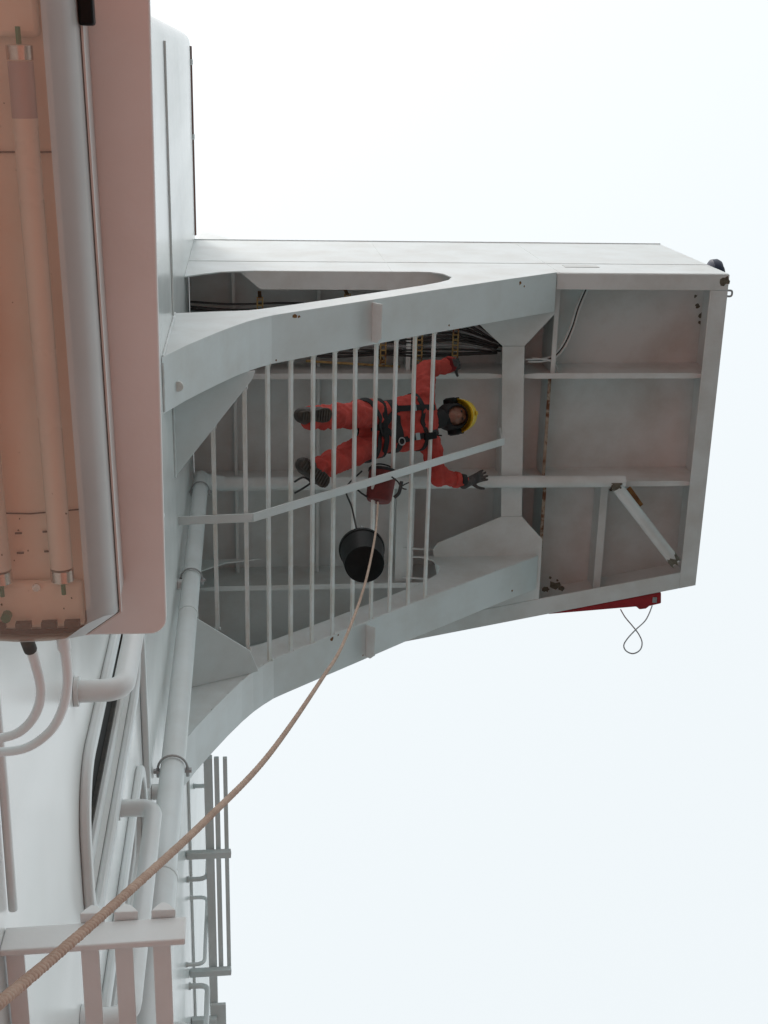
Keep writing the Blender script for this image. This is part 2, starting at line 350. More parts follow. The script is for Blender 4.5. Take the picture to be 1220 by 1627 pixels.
# knee brackets: web with a long hole, sloping flange under it
def bracket(yw, yf0, yf1, yback, mat_web):
    m = MB(); ys = yw
    lo = [(x, z + .012) for x, z in PROF]
    # rim of the web under the hole
    hole_lo = [(WALL + .003, 8.62), (-.36, 8.65), (-.26, 8.68), (-.16, 8.70), (-.06, 8.72), (.02, 8.74), (.09, 8.78), (.17, 8.84), (.26, 8.91), (.6, 9.18), (1.0, 9.52), (1.35, 9.82), (1.5, 9.97), (1.6, 10.1), (1.65, 10.25)]
    n = len(lo)
    for i in range(n - 1):
        a, b = lo[i], lo[i + 1]; c, d = hole_lo[i], hole_lo[i + 1]
        m.add([(a[0], ys, a[1]), (b[0], ys, b[1]), (d[0], ys, d[1]), (c[0], ys, c[1]), (a[0], ys + .01, a[1]), (b[0], ys + .01, b[1]), (d[0], ys + .01, d[1]), (c[0], ys + .01, c[1])],
              [[0, 1, 2, 3], [7, 6, 5, 4], [0, 4, 5, 1], [3, 2, 6, 7]])
    # end of the hole up to the skin
    m.prism([(1.65, ys, 10.25), (2.56, ys, 10.482), (2.56, ys, ZD + .028), (1.35, ys, ZD + .028), (1.52, ys, 10.51), (1.61, ys, 10.42)], (0, .01, 0))
    m.build('bracket_web', mat_web, wing); m = MB()
    m.prism([(WALL + .003, ys, 10.2), (-.35, ys, 10.32), (-.2, ys, 10.45), (.1, ys, ZD + .028), (WALL + .003, ys, ZD + .028)], (0, .01, 0))
    m.build('web_corner', mat_web, wing)
    f = MB()
    for (a, za), (b, zb) in zip(PROF, PROF[1:]):
        f.add([(a, yf0, za), (b, yf0, zb), (b, yf1, zb), (a, yf1, za), (a, yf0, za + .012), (b, yf0, zb + .012), (b, yf1, zb + .012), (a, yf1, za + .012)],
              [[0, 1, 2, 3], [7, 6, 5, 4], [0, 4, 5, 1], [3, 2, 6, 7]])
    f.add([], []); f.build('bracket_flange', 'white_paint', wing, bevel=.004)
    # small fin standing on the flange
    x0 = .9; nrm = V((.645, 0, -.764))
    p = V((x0, 0, zprof(x0))); t = V((.764, 0, .645))
    fin = [p + V((0, yf0 + .02, 0)), p + V((0, yf1 - .02, 0)), p + V((0, yf1 - .02, 0)) + nrm * .05, p + V((0, yf1 - .06, 0)) + nrm * .095, p + V((0, yf0 + .02, 0)) + nrm * .095]
    MB().prism([q - nrm * -.001 for q in fin], t * .012).build('flange_fin', 'under_paint', wing, bevel=.002)
    # knee gusset at the wall, in the plane of the flange
    s = 1 if yback > yf0 else -1
bracket(YF - .001, YF - .012, 1.9, 2.6, 'white_paint')
bracket(4.09, 4.085, 4.4, 3.5, 'under_paint')
def pz(x, y, dz=.004): return V((x, y, zprof(x) + dz))
ZG = 8.3
MB().prism([(WALL + .003, 1.902, ZG - .22), (.06, 1.902, ZG), (.03, 1.97, ZG), (WALL + .003, 2.56, ZG - .22)], (0, 0, .012)).build('knee_gusset', 'white_paint', wing, bevel=.003)
MB().prism([(WALL + .003, 4.084, ZG - .25), (.06, 4.084, ZG), (.0, 3.92, ZG), (WALL + .003, 3.47, ZG - .25)], (0, 0, .012)).build('knee_gusset', 'white_paint', wing, bevel=.003)
# rungs between the two flanges
def weld(p, q, r, parent, mat='white_paint', step=.03):
    """uneven weld bead laid along a line"""
    p = V(p); q = V(q); n = max(3, int((q - p).length / step)); m = MB()
    m.tube([p.lerp(q, i / n) + V((random.uniform(-.2, .2) * r, random.uniform(-.2, .2) * r, random.uniform(-.2, .2) * r)) for i in range(n + 1)], r, 7, True, [r * random.uniform(.75, 1.2) for i in range(n + 1)])
    return m.build('weld', mat, parent, smooth=True)
for i in range(11):
    if i == 0: x, ya, yb = -.225, 2.27, 3.76
    elif i == 1: x, ya, yb = -.015, 2.0, 3.93
    else: x, ya, yb = .14 + (i - 2) * .1605, 1.888, 4.098
    z = ZG + .023 if i < 2 else zprof(x) + .024
    d, u_ = (V((1, 0, 0)), UZ_) if i < 2 else (V((.77, 0, .64)), V((-.64, 0, .77)))
    tw = random.uniform(-.0035, .0035); d = (d + V((0, tw, 0))).normalized()
    rg = MB().box((x, (ya + yb) / 2, z), .029, yb - ya, .02, (d, V((-tw, 1, 0)).normalized(), u_)).build('rung', 'bar_paint', wing, bevel=.003)
    for y in (ya + .012, yb - .012):
        for sx in (-1, 1):
            c = V((x, y, z)) + d * (sx * .017) - u_ * .008
            MB().ellipsoid(c, (d, V((0, 1, 0)), u_), (.007 * random.uniform(.8, 1.3), .016 * random.uniform(.8, 1.4), .007), 8, 6).build('weld', 'bar_paint', rg, smooth=True)
cb = [(WALL + .003, 2.94, ZG + .005), (0.03, 2.925, ZG + .005), (2.12, 2.915, 10.105)]
for a, b in zip(cb, cb[1:]):
    d = (V(b) - V(a)).normalized(); up = d.cross(V((0, 1, 0)))
    MB().box((V(a) + V(b)) / 2, (V(b) - V(a)).length, .06, .014, (d, V((0, 1, 0)), up)).build('centre_bar', 'white_paint', wing, bevel=.002)
MB().bar((2.105, 2.915, 10.11), (2.16, 2.915, ZD + .002), .012, .012, (0, 1, 0)).build('centre_hanger', 'white_paint', wing)
# cross member with gussets
MB().prism([(2.145, 2.2, ZD + .003), (2.335, 2.2, ZD + .003), (2.40, 3.72, ZD + .003), (2.215, 3.72, ZD + .003)], (0, 0, T)).build('cross_member', 'under_paint', wing, bevel=.003)
MB().bb((2.25, 1.75, ZD + .016), (2.262, 4.3, ZP)).build('cross_member_web', 'under_paint', wing)
MB().prism([(1.80, 1.89, ZD + .004), (2.573, 1.6, ZD + .004), (2.573, 1.93, ZD + .004), (2.335, 2.198, ZD + .004), (2.145, 2.198, ZD + .004)], (0, 0, T)).build('corner_gusset', 'under_paint', wing, bevel=.003)
MB().prism([(2.217, 3.722, ZD + .004), (2.40, 3.722, ZD + .004), (2.60, 3.94, ZD + .004), (2.605, YA(2.6) - .172, ZD + .004), (1.75, YA(1.75) - .172, ZD + .004), (1.64, 4.15, ZD + .004), (1.62, 4.02, ZD + .004), (1.66, 3.96, ZD + .004)], (0, 0, T)).build('corner_gusset', 'under_paint', wing, bevel=.003)
# longitudinal girders and transverse stiffeners
def girder(y, xa, xb, zb=10.56, fw=.12):
    MB().bb((xa, y - .005, zb + .0125), (xb, y + .005, ZP)).build('girder_web', 'under_paint', wing)
    MB().prism([(xa + .02, y - .008, zb), (xa + .2, y - .024, zb), (xb - .2, y - .024, zb), (xb - .02, y - .008, zb), (xb - .02, y + .012, zb), (xb - .2, y + .024, zb), (xa + .2, y + .024, zb), (xa + .02, y + .012, zb)], (0, 0, T)).build('girder_flange', 'under_paint', wing, bevel=.002)
girder(2.47, WALL + .003, 2.249)
girder(2.47, 2.263, XE - .013)
girder(3.45, WALL + .003, 2.249, fw=.1)
girder(3.45, 2.263, XE - .013, fw=.1)
girder(4.38, WALL + .003, 2.249, fw=.08)
def stiff(x, ya, yb, h=.16, fw=.0, mat='under_paint'):
    MB().bb((x - .004, ya, ZP - h), (x + .004, yb, ZP)).build('stiffener', mat, wing)
    if fw: MB().bb((x - fw / 2, ya, ZP - h - .01), (x + fw / 2, yb, ZP - h)).build('stiffener_flange', mat, wing, bevel=.002)
for x in (-.1, .62):
    for ya, yb in ((YF + .02, 2.463), (2.477, 3.443), (3.457, 4.37)): stiff(x, ya, yb, .14, .03)
stiff(1.38, 3.457, 4.37, .42, .16)
stiff(1.38, YF + .02, 2.463, .3, .04)
stiff(2.62, YF + .02, 2.463, .42, .04)
MB().bb((2.628, 2.478, 10.78), (2.642, 3.443, ZP)).build('stiffener', 'under_paint', wing)
rs = MB(); rs.bb((2.622, 2.478, 10.768), (2.65, 3.443, 10.7795)); rs.build('stiffener_edge', 'rusty_paint', wing, bevel=.002)['label'] = 'rust eaten lower edge of stiffener'
MB().bb((2.628, 3.46, 10.7), (2.642, YA(2.63) - .02, ZP)).build('stiffener', 'under_paint', wing)
MB().bb((2.62, 3.46, 10.688), (2.65, YA(2.63) - .02, 10.6995)).build('stiffener_edge', 'rusty_paint', wing)
stiff(3.2, 3.46, YA(3.2) - .02, .3, .07)
# tie rods by the aft hole
for ya in (4.02, 4.3):
    MB().tube([(1.36, ya, 10.56), (1.66, ya + .03, 10.56)], .009, 8).build('tie_rod', 'white_paint', wing, smooth=True)
# flaked paint and rust spots
def blob(c, u, v_, r, name='paint_chip', mat='chip', n=11):
    c = V(c); u = V(u); v_ = V(v_); poly = []
    for i in range(n):
        a = 2 * math.pi * i / n; q = r * random.uniform(.45, 1.1); poly.append(c + u * (q * math.cos(a)) + v_ * (q * math.sin(a)))
    nn = u.cross(v_).normalized()
    MB().prism(poly, nn * .0012).build(name, mat, wing)
UX, UY, UZ = V((1, 0, 0)), V((0, 1, 0)), V((0, 0, 1))
for px, py, r in ((1116, 500, .05), (1108, 486, .025), (1112, 512, .03), (1105, 470, .02)):
    blob(at(px, py, 'z', ZP - .002), UX, UY, r)
for px, py, r in ((880, 930, .06), (868, 936, .04), (892, 935, .03), (874, 918, .018), (885, 922, .014)):
    blob(at(px, py, 'z', ZD + .24), UX, UY, r)
blob(at(1152, 446, 'z', ZD - .0015), UX, UY, .05)
def profpt(x, y): return V((x, y, zprof(x) - .0015))
SL = V((.77, 0, .64))
for x, y, r in ((.33, 1.60, .022), (.36, 1.61, .012), (.95, 4.3, .016), (.88, 4.36, .009), (1.55, 1.86, .01), (2.2, 1.62, .02), (2.24, 1.65, .01), (.2, 1.88, .008), (.62, 4.11, .018), (.67, 4.10, .01), (2.3, 4.33, .012)):
    blob(profpt(x, y), SL, UY, r, 'rust_spot', 'rust', 9)
for p, q_ in (((WALL + .006, 2.56, ZG - .223), (WALL + .006, 1.92, ZG - .223)), ((WALL + .006, 3.47, ZG - .253), (WALL + .006, 4.07, ZG - .253)), ((WALL + .006, YF - .004, 7.25), (WALL + .006, YF - .004, 8.6)), ((WALL + .006, 4.087, 7.25), (WALL + .006, 4.087, 8.6)), ((WALL + .008, YF + .02, 7.2), (WALL + .008, 1.89, 7.2))):
    weld(p, q_, .009, wing, 'white_paint', .025)
for i in range(len(PROF) - 1):
    if PROF[i][0] > -.3: weld((PROF[i][0], 4.087, PROF[i][1] + .018), (PROF[i + 1][0], 4.087, PROF[i + 1][1] + .018), .006, wing, 'under_paint', .04)
for xa, xb in ((WALL + .05, 2.2), (2.3, XE - .05)):
    for y in (2.463, 3.443): weld((xa, y, ZP - .003), (xb, y, ZP - .003), .006, wing, 'under_paint', .06)
# eye on the bracket face near the root, shackle at the end
MB().tube([(-.395, YF + .2, zprof(-.395) - .001), (-.395, YF + .2, zprof(-.395) - .03)], .03, 14).build('drain_plug', 'bar_paint', wing, smooth='auto')
MB().tube(fillet([(XE + .001, 1.73, 10.56), (XE + .06, 1.73, 10.56), (XE + .06, 1.78, 10.56), (XE + .001, 1.78, 10.56)], .02), .009, 8).build('shackle_eye', 'galvanised', wing, smooth=True)

# ------------------------------------------------------------------ dark round side light at the end of the wing
sl = thing('side_light', (XE + .003, 1.66, 11.02), 'dark navy round lamp housing on the outboard end of the wing', 'lamp')
MB().lathe((XE + .003, 1.66, 11.02), UX, [(0, .1), (.02, .125), (.07, .13), (.1, .115), (.11, .08)], 28).build('housing', 'navy', sl, smooth='auto')
MB().lathe((XE + .115, 1.66, 11.02), UX, [(0, .075), (.015, .07), (.03, .04)], 24).build('lens', 'dark_glass', sl, smooth='auto')

# ------------------------------------------------------------------ red bag on the aft bulwark, with its lanyard
def aft(x, out, z): return V((x, YA(x) + out, z))
rb = thing('buoy_case', tuple(aft(3.3, .05, 10.6)), 'dark red wedge shaped case hung outside the aft edge of the wing', 'case')
q = [aft(2.70, .003, 10.5), aft(3.74, .003, 10.5), aft(3.75, .115, 10.5), aft(3.64, .12, 10.5), aft(3.61, .14, 10.5), aft(3.55, .135, 10.5), aft(3.52, .10, 10.5)]
MB().prism(q, (0, 0, .62)).build('case_body', 'red_canvas', rb, bevel=.012)
MB().bb(aft(3.66, .03, 10.488), aft(3.7, .09, 10.5)).build('latch', 'galvanised', rb, bevel=.003)
lp = [(986, 968), (993, 980), (1003, 992), (1014, 1006), (1020, 1020), (1017, 1032), (1006, 1038), (995, 1034), (991, 1025), (997, 1014), (1010, 1000), (1024, 987), (1031, 975), (1036, 962)]
pts = smooth_path([at(x, y, 'y', 4.74 if i < 7 else 4.755) for i, (x, y) in enumerate(lp)], 5)
tag(MB().tube(pts, .006, 8).build('lanyard_loop', 'cable_grey', smooth=True, loc=pts[0]), 'thin grey cord looped and hanging below the dark red case', 'cord')

# ------------------------------------------------------------------ drain pipe
dp = thing('drain_pipe', (-.385, 3.3, 2), 'white drain pipe running down the wall and out under the wing', 'pipe')
PX, PYy = -.385, 3.28
MB().tube([(PX, PYy, 10.34), (PX, PYy, 4.72)], .06, 18).build('downpipe', 'white_paint', dp, smooth='auto')
MB().tube([(PX, PYy, 4.73), (PX, PYy, 1.2)], .066, 18).build('lower_downpipe', 'white_paint', dp, smooth='auto')
e = fillet([(PX, PYy, 10.2), (PX, PYy + .05, 10.42), (-.2, 3.36, 10.43)], .12)
MB().tube(e, .062, 18).build('elbow', 'white_paint', dp, smooth='auto')
ru = [(-.21, 3.36, 10.43), (3.28, 3.38, 10.43)]
MB().tube(ru, .052, 18).build('wing_pipe', 'under_paint', dp, smooth='auto')
dg = [at(985, 778, 'z', 10.42), at(1072, 892, 'z', 10.46)]
MB().tube([dg[0] + V((-.03, -.03, 0)), dg[1]], .052, 18).build('branch_pipe', 'under_paint', dp, smooth='auto')
def chipring(c, d, r, seed):
    random.seed(seed); c = V(c); d = V(d).normalized(); a = d.orthogonal().normalized(); b = d.cross(a); m = MB(); n = 20
    vs = []
    for k in (0, 1):
        for j in range(n):
            th = 2 * math.pi * j / n; vs.append(c + d * ((k - .5) * (.07 + random.uniform(-.05, .05))) + (a * math.cos(th) + b * math.sin(th)) * r)
    m.add(vs, [[j, (j + 1) % n, n + (j + 1) % n, n + j] for j in range(n)])
    return m
chipring(dg[0] + V((-.05, -.045, 0)), UX, .0535, 3).build('paint_chip', 'chip', dp, smooth=True)
dd = (dg[1] - dg[0]).normalized()
chipring(dg[1] - dd * .03, dd, .0535, 5).build('paint_chip', 'chip', dp, smooth=True)
random.seed(11)
MB().bar(at(998, 775, 'z', 10.5), at(1018, 803, 'z', 10.5), .05, .03).build('old_clip', 'rust', dp, bevel=.006)
def ubolt(z, y=PYy, r=.064):
    m = MB(); pp = []
    for i in range(13):
        a = math.radians(-10 + 200 * i / 12); pp.append(V((PX + (r + .008) * math.cos(a), y - (r + .008) * math.sin(a), z)))
    m.tube(pp, .006, 8)
    for s in (-1, 1):
        m.bb((PX + s * (r + .008) - .02, y + .005, z - .012), (PX + s * (r + .008) + .02, y + .02, z + .012))
        m.tube([(PX + s * (r + .008), y - .004, z), (PX + s * (r + .008), y + .045, z)], .009, 6)
    m.build('u_bolt', 'galvanised', dp, smooth='auto')
for z in (10.0, 8.1, 5.62): ubolt(z)
MB().tube([(PX, PYy, 7.51), (PX, PYy, 7.49)], .063, 18).build('pipe_joint', 'white_paint', dp, smooth='auto')
for z in (5.5, 8.1):
    MB().tube([(WALL + .002, PYy + .02, z - .06), (PX, PYy + .02, z - .06)], .038, 14).build('stand_off', 'white_paint', dp, smooth='auto')
    MB().tube([(WALL + .045, PYy + .02, z - .06), (WALL + .057, PYy + .02, z - .06)], .06, 14).build('stand_off_flange', 'white_paint', dp, smooth='auto')
for z in (4.72,):
    MB().tube([(PX, PYy, z + .02), (PX, PYy, z - .02)], .069, 18).build('coupling', 'white_paint', dp, smooth='auto', bevel=.006)

# ------------------------------------------------------------------ cables and their hangers under the wing
hl = [(.12, 1.83, 2.3), (.85, 1.8, 2.25), (1.16, 1.85, 2.4), (1.47, 1.85, 2.45), (1.78, 1.85, 2.45)]
labs = ['rusty yellow cable hanger nearest the ship side inside the wing', 'rusty yellow cable hanger second from the ship side inside the wing', 'rusty cable hanger in the middle of the row inside the wing', 'perforated yellow cable hanger just left of the raised red sleeve', 'rustiest cable hanger beside the raised gloved hand']
ZC = 10.72
for (x, ya, yb), lb in zip(hl, labs):
    h = thing('cable_hanger', (x, (ya + yb) / 2, ZC), lb, 'cable hanger', 'hangers for the cable run under the wing')
    s = MB()
    for sx in (-.022, .022): s.bb((x + sx - .006, ya, ZC - .004), (x + sx + .006, yb, ZC + .004))
    k = ya + .02
    while k < yb: s.bb((x - .016, k, ZC - .0035), (x + .016, k + .012, ZC + .0035)); k += .045
    s.build('perforated_strip', 'yellow_rust', h)
    for y in (ya + .01, yb - .01): MB().bb((x - .015, y - .004, ZC + .005), (x + .015, y + .004, ZP - .001)).build('hanger_strap', 'rust', h)
random.seed(4)
cabs = thing('cable_bundle', (1.0, 2.1, ZC), 'bundle of black and grey cables running under the wing deck', 'cables')
for i in range(15):
    y = 1.9 + i * .031 + random.uniform(-.006, .006); r = random.choice((.009, .012, .014, .011)); zz = ZC + .008 + r
    x1 = random.uniform(2.1, 2.24)
    pp = [(WALL + .02, y - .02, zz)] + [(x, y + random.uniform(-.012, .012), zz + random.uniform(0, .012)) for x in (-.1, .3, .75, 1.16, 1.47, 1.78)] + [(x1, y * .35 + 2.3 * .65, zz + .01)]
    MB().tube(smooth_path(pp, 5), r, 8).build('cable', 'cable_grey' if i % 4 == 3 else 'cable_black', cabs, smooth=True)
for (xa, xb, y) in ((.5, 1.3, 2.36), (-.2, .35, 2.2)):
    MB().tube([(xa, y, 10.66), (xb, y + .05, 10.66)], .011, 8).build('conduit', 'yellow_rust', cabs, smooth=True)
for i, off in enumerate((0, .024, .012)):
    pp = [at(834, 571, 'z', 10.62), at(870, 568, 'z', 10.66), at(890, 552, 'z', 10.7), at(906, 520, 'z', 10.74), at(917, 485, 'z', 10.78), at(932, 450, 'z', 10.8)]
    pp = [p + V((off, off * .8, 0)) for p in pp]
    t = tag(MB().tube(smooth_path(pp, 6), .009 if i < 2 else .006, 8).build('wing_cable', 'white_paint' if i < 2 else 'cable_black', smooth=True, loc=pp[0]), ['white painted cable curving inboard across the outer bay of the wing', 'white painted cable on the outboard side of its curved pair under the wing', 'dark outline added as a thin black tube between the two curved white cables'][i], 'cable', 'curved cables in the outer bay')  # the black tube is added to draw the dark outline of the white pair
pp = [at(845, 569, 'z', 10.63), at(872, 572, 'z', 10.63), at(884, 582, 'z', 10.66), at(887, 600, 'z', 10.72)]
tag(MB().tube(smooth_path(pp, 6), .008, 8).build('wing_cable', 'white_paint', smooth=True, loc=pp[0]), 'short white cable turning down to the rusty stiffener edge under the wing', 'cable', 'curved cables in the outer bay')

# ------------------------------------------------------------------ grab rails on the wall
def grab(pts, r, rf, label, plate=True):
    t = thing('grab_rail', pts[0], label, 'grab rail', 'bent grab rails on the ship side')
    MB().tube(fillet(pts, rf, 9), r, 14).build('rail', 'white_paint', t, smooth='auto')
    for p in (pts[0], pts[-1]):
        p = V(p); MB().tube([p, p + V((.012, 0, 0))], r * 1.35, 14).build('foot_plate', 'white_paint', t, smooth='auto')
W1 = WALL + .001
grab([(W1, 1.62, 3.2), (-.345, 1.62, 3.2), (-.345, 1.62, 4.7), (W1, 1.62, 4.7)], .031, .1, 'thick bent white grab rail just under the light fixture plate')
grab([(W1, 2.5, 4.02), (-.345, 2.5, 4.02), (-.345, 2.5, 2.95), (W1, 2.5, 2.95)], .031, .09, 'white grab rail bent in a hook between the two wall windows')
grab([(W1, 4.35, 5.05), (-.30, 4.35, 5.05), (-.30, 4.35, 4.0), (W1, 4.35, 4.0)], .025, .09, 'slender white grab rail just right of the drain pipe')
grab([(W1, 5.6, 8.02), (-.33, 5.6, 8.02), (-.33, 5.6, 9.3), (W1, 5.6, 9.3)], .017, .1, 'thin white grab rail curving up behind the first arm of the rail rack')
grab([(W1, 5.98, 8.33), (-.345, 5.98, 8.33), (-.345, 5.98, 7.56), (W1, 5.98, 7.56)], .014, .08, 'slim white hoop rail between the two arms of the rail rack')
grab([(W1, 6.4, 7.85), (-.34, 6.4, 7.85), (-.34, 6.4, 6.9), (W1, 6.4, 6.9)], .02, .1, 'white hoop rail just below the second arm of the rail rack')
# ------------------------------------------------------------------ outrigger rack with long rails
rk = thing('outrigger_rack', (WALL, 5.4, 8.0), 'pale grey rack of horizontal rails on arms beyond the wing', 'rack')
for y0, xo in ((5.38, -.155), (6.4, -.17)):
    MB().bar((WALL + .002, y0 - .02, 7.97), (xo, y0, 8.0), .05, .05).build('arm', 'white_paint', rk, bevel=.004)
for x, w_, mt in ((-.305, .06, 'white_paint'), (-.245, .035, 'white_paint'), (-.185, .03, 'white_paint')):
    MB().bb((x - w_ / 2, 4.62, 8.03), (x + w_ / 2, 6.42 if w_ < .05 else 8.6, 8.03 + w_)).build('long_rail', mt, rk, bevel=.004)
MB().bar((WALL + .002, 6.8, 7.95), (-.285, 6.82, 7.97), .05, .05).build('arm', 'white_paint', rk, bevel=.004)
MB().bar((WALL + .002, 7.35, 7.95), (-.285, 7.36, 7.97), .03, .03).build('arm', 'white_paint', rk, bevel=.004)
MB().bb((-.33, 6.7, 7.99), (-.215, 9.2, 8.02)).build('plank', 'white_paint', rk, bevel=.004)

# ------------------------------------------------------------------ cable ladder near the camera, bottom left
ld = thing('cable_ladder', (WALL, 1.6, 2.1), 'white steel cable ladder fixed to the wall at bottom left', 'cable ladder')
MB().box((-.302, 1.585, 2.1), .345, .014, .07, (V((1, -.02, 0)).normalized(), V((.02, 1, 0)).normalized(), UZ)).build('end_bar', 'white_paint', ld, bevel=.003)
for x in (-.452, -.312, -.248, -.176):
    MB().bb((x - .017, 1.594, 2.09), (x + .017, 4.6, 2.098)).build('long_bar', 'white_paint', ld, bevel=.001)
    MB().bb((x - .017, 1.594, 2.0985), (x - .0115, 4.6, 2.135)).build('long_bar_web', 'white_paint', ld)
for x in (-.312, -.248, -.176):
    MB().prism([(x - .022, 1.56, 2.137), (x + .026, 1.56, 2.137), (x + .012, 1.56, 2.158), (x - .002, 1.56, 2.166), (x - .014, 1.56, 2.152)], (0, .05, 0)).build('lug', 'white_paint', ld, bevel=.002)

# ------------------------------------------------------------------ mounting plate and light fixture
mp = thing('mounting_plate', (-.3, .25, 1.56), 'large flat rounded steel plate over the light fixture, pinkish in shade', 'plate')
pl = [(a, b) for a, b in rrect(-.29, .235, .182, .47, .022)]
MB().prism([(max(a, WALL + .003), b, 1.553) for a, b in pl], (0, 0, .012)).build('plate', 'white_paint', mp, smooth='auto', bevel=.002)
for y in (-.1, .45): MB().prism([(WALL + .002, y, 1.5655), (-.2, y, 1.5655), (WALL + .002, y, 1.75)], (0, .01, 0)).build('plate_knee', 'white_paint', mp)
fx = thing('light_fixture', (-.253, .285, 1.55), 'twin tube fluorescent light with a clear yellowed cover, tubes unlit', 'light fixture')
CX, CY = -.253, .285
def rr(hw, hh, r, z): return [(CX + a, CY + b, z) for a, b in rrect(0, 0, hw, hh, r, 5)]
def loft(loops, caps=(True, True)):
    m = MB(); n = len(loops[0])
    for lpp in loops: m.v += [V(p) for p in lpp]
    for i in range(len(loops) - 1):
        for j in range(n): m.f.append([i * n + j, i * n + (j + 1) % n, (i + 1) * n + (j + 1) % n, (i + 1) * n + j])
    if caps[0]: m.f.append(list(range(n))[::-1])
    if caps[1]: m.f.append([(len(loops) - 1) * n + j for j in range(n)])
    return m
def oct_(hw, hh, cut, z): return [(CX + a, CY + b, z) for a, b in ((hw, hh - cut), (hw - cut * 1.3, hh - cut * .1), (hw - cut * 2.2, hh), (-hw + cut * 2.2, hh), (-hw + cut * 1.3, hh - cut * .1), (-hw, hh - cut), (-hw, -hh + cut), (-hw + cut, -hh), (hw - cut, -hh), (hw, -hh + cut))]
hb = MB()
o0, o1 = oct_(.094, .378, .03, 1.475), oct_(.094, .378, .03, 1.552); i0, i1 = oct_(.088, .372, .028, 1.475), oct_(.088, .372, .028, 1.54)
n = len(o0); hb.v = [V(p) for p in o0 + o1 + i0 + i1]
for j in range(n):
    k = (j + 1) % n
    hb.f += [[j, k, n + k, n + j], [2 * n + j, 3 * n + j, 3 * n + k, 2 * n + k], [j, 2 * n + j, 2 * n + k, k]]
hb.f += [[n + j for j in range(n)], [3 * n + j for j in range(n)][::-1]]
hb.build('housing', 'fixture_grey', fx, smooth='auto')
gk = MB(); a0, a1 = oct_(.0965, .381, .03, 1.470), oct_(.0905, .375, .029, 1.470); gk.ringplate(a0, a1, (0, 0, .0045)); gk.build('gasket', 'gasket', fx)
side = loft([oct_(.0958, .380, .03, 1.4695), oct_(.093, .376, .03, 1.445), oct_(.083, .368, .03, 1.422), oct_(.064, .362, .02, 1.41)], (False, False)).build('cover_side', 'frosted_cover', fx, smooth='auto')
lens = loft([oct_(.064, .362, .02, 1.4098), oct_(.06, .358, .02, 1.4075)], (False, True))
lens.build('clear_cover', 'clear_cover', fx, smooth='auto')
rim = MB(); rim.ringplate(oct_(.0985, .383, .031, 1.4625), oct_(.0962, .381, .03, 1.4625), (0, 0, .007)); rim.build('cover_rim', 'fixture_grey', fx)
tray = loft([rr(.062, .352, .012, 1.468), rr(.062, .352, .012, 1.474)]); tray = tray.build('gear_tray', 'gear_tray', fx, bevel=.002)
for y in (-.335 + CY, .335 + CY):
    MB().bb((CX - .055, y - .03, 1.452), (CX + .055, y + .03, 1.4675)).build('lamp_holder_block', 'gear_tray', fx, bevel=.006)
for sx in (-1, 1):
    x = CX + sx * .0355
    tb = MB().tube([(x, CY - .28, 1.437), (x, CY + .28, 1.437)], .013, 20).build('tube', 'tube_white', fx, smooth='auto')
    MB().tube([(x, CY - .2815, 1.437), (x, CY - .225, 1.437)], .0132, 20).build('burnt_end', 'tube_dark', tb, smooth='auto')
    for sy in (-1, 1):
        MB().lathe((x, CY + sy * .2825, 1.437), V((0, sy, 0)), [(0, .0135), (.014, .0137), (.015, .012)], 20).build('end_cap', 'chrome', tb, smooth='auto')
        MB().tube([(x, CY + sy * .298, 1.437), (x, CY + sy * .315, 1.437)], .003, 6).build('pin', 'green_plastic', tb)
MB().bb((CX - .05, CY - .19, 1.4655), (CX + .06, CY - .188, 1.4675)).build('tray_joint', 'gasket', fx)
m = MB(); m.bar((CX - .06, CY + .22, 1.4665), (CX, CY + .223, 1.4665), .0015, .001); m.bar((CX, CY + .223, 1.4665), (CX + .06, CY + .219, 1.4665), .0015, .001); m.build('tray_joint', 'gasket', fx)
for dx, dy in ((-.016, .247), (.016, .246), (-.016, .272), (.016, .271), (-.016, -.21), (.0, -.235), (-.018, -.245)):
    MB().bb((CX + dx - .004, CY + dy - .0009, 1.4655), (CX + dx + .004, CY + dy + .0009, 1.4675)).build('slot', 'gasket', fx)
for dx in (-.045, -.015, .015, .042):
    MB().bb((CX + dx - .009, CY + .351, 1.436), (CX + dx + .009, CY + .358, 1.446)).build('cover_clip', 'gasket', fx)
MB().tube([(CX - .035, CY + .345, 1.44), (CX - .035, CY + .345, 1.46)], .006, 10).build('terminal', 'green_plastic', fx)
for dy in (-.345, .345):
    MB().tube([(CX + .002, CY + dy * .9, 1.4515), (CX + .002, CY + dy * .9, 1.449)], .005, 10).build('screw', 'chrome', fx)
for y in (-.3, -.1, .12, .33):
    MB().bb((CX + .0915, CY + y - .02, 1.478), (CX + .0875, CY + y + .02, 1.53)).build('housing_rib', 'fixture_grey', fx)
MB().bb((-.158, -.2, 1.455), (-.142, -.032, 1.475)).build('side_clip', 'black_plastic', fx, bevel=.003)
random.seed(21); sp = MB()
for i in range(24):
    x_, y_ = CX + random.uniform(-.055, .055), CY + random.choice((random.uniform(.2, .345), random.uniform(-.35, .345))); r_ = random.uniform(.0004, .0012)
    sp.add([(x_ + r_ * math.cos(t) * random.uniform(.6, 1.3), y_ + r_ * math.sin(t) * random.uniform(.6, 1.6), 1.4066) for t in [2 * math.pi * j / 7 for j in range(7)]], [list(range(7))])
sp.build('dirt_speck', 'chip', fx)['kind'] = 'stuff'
fx.rotation_euler.z = -.016; fx.location.x -= .006
mp.rotation_euler.z = .0085; mp.location.x += .004
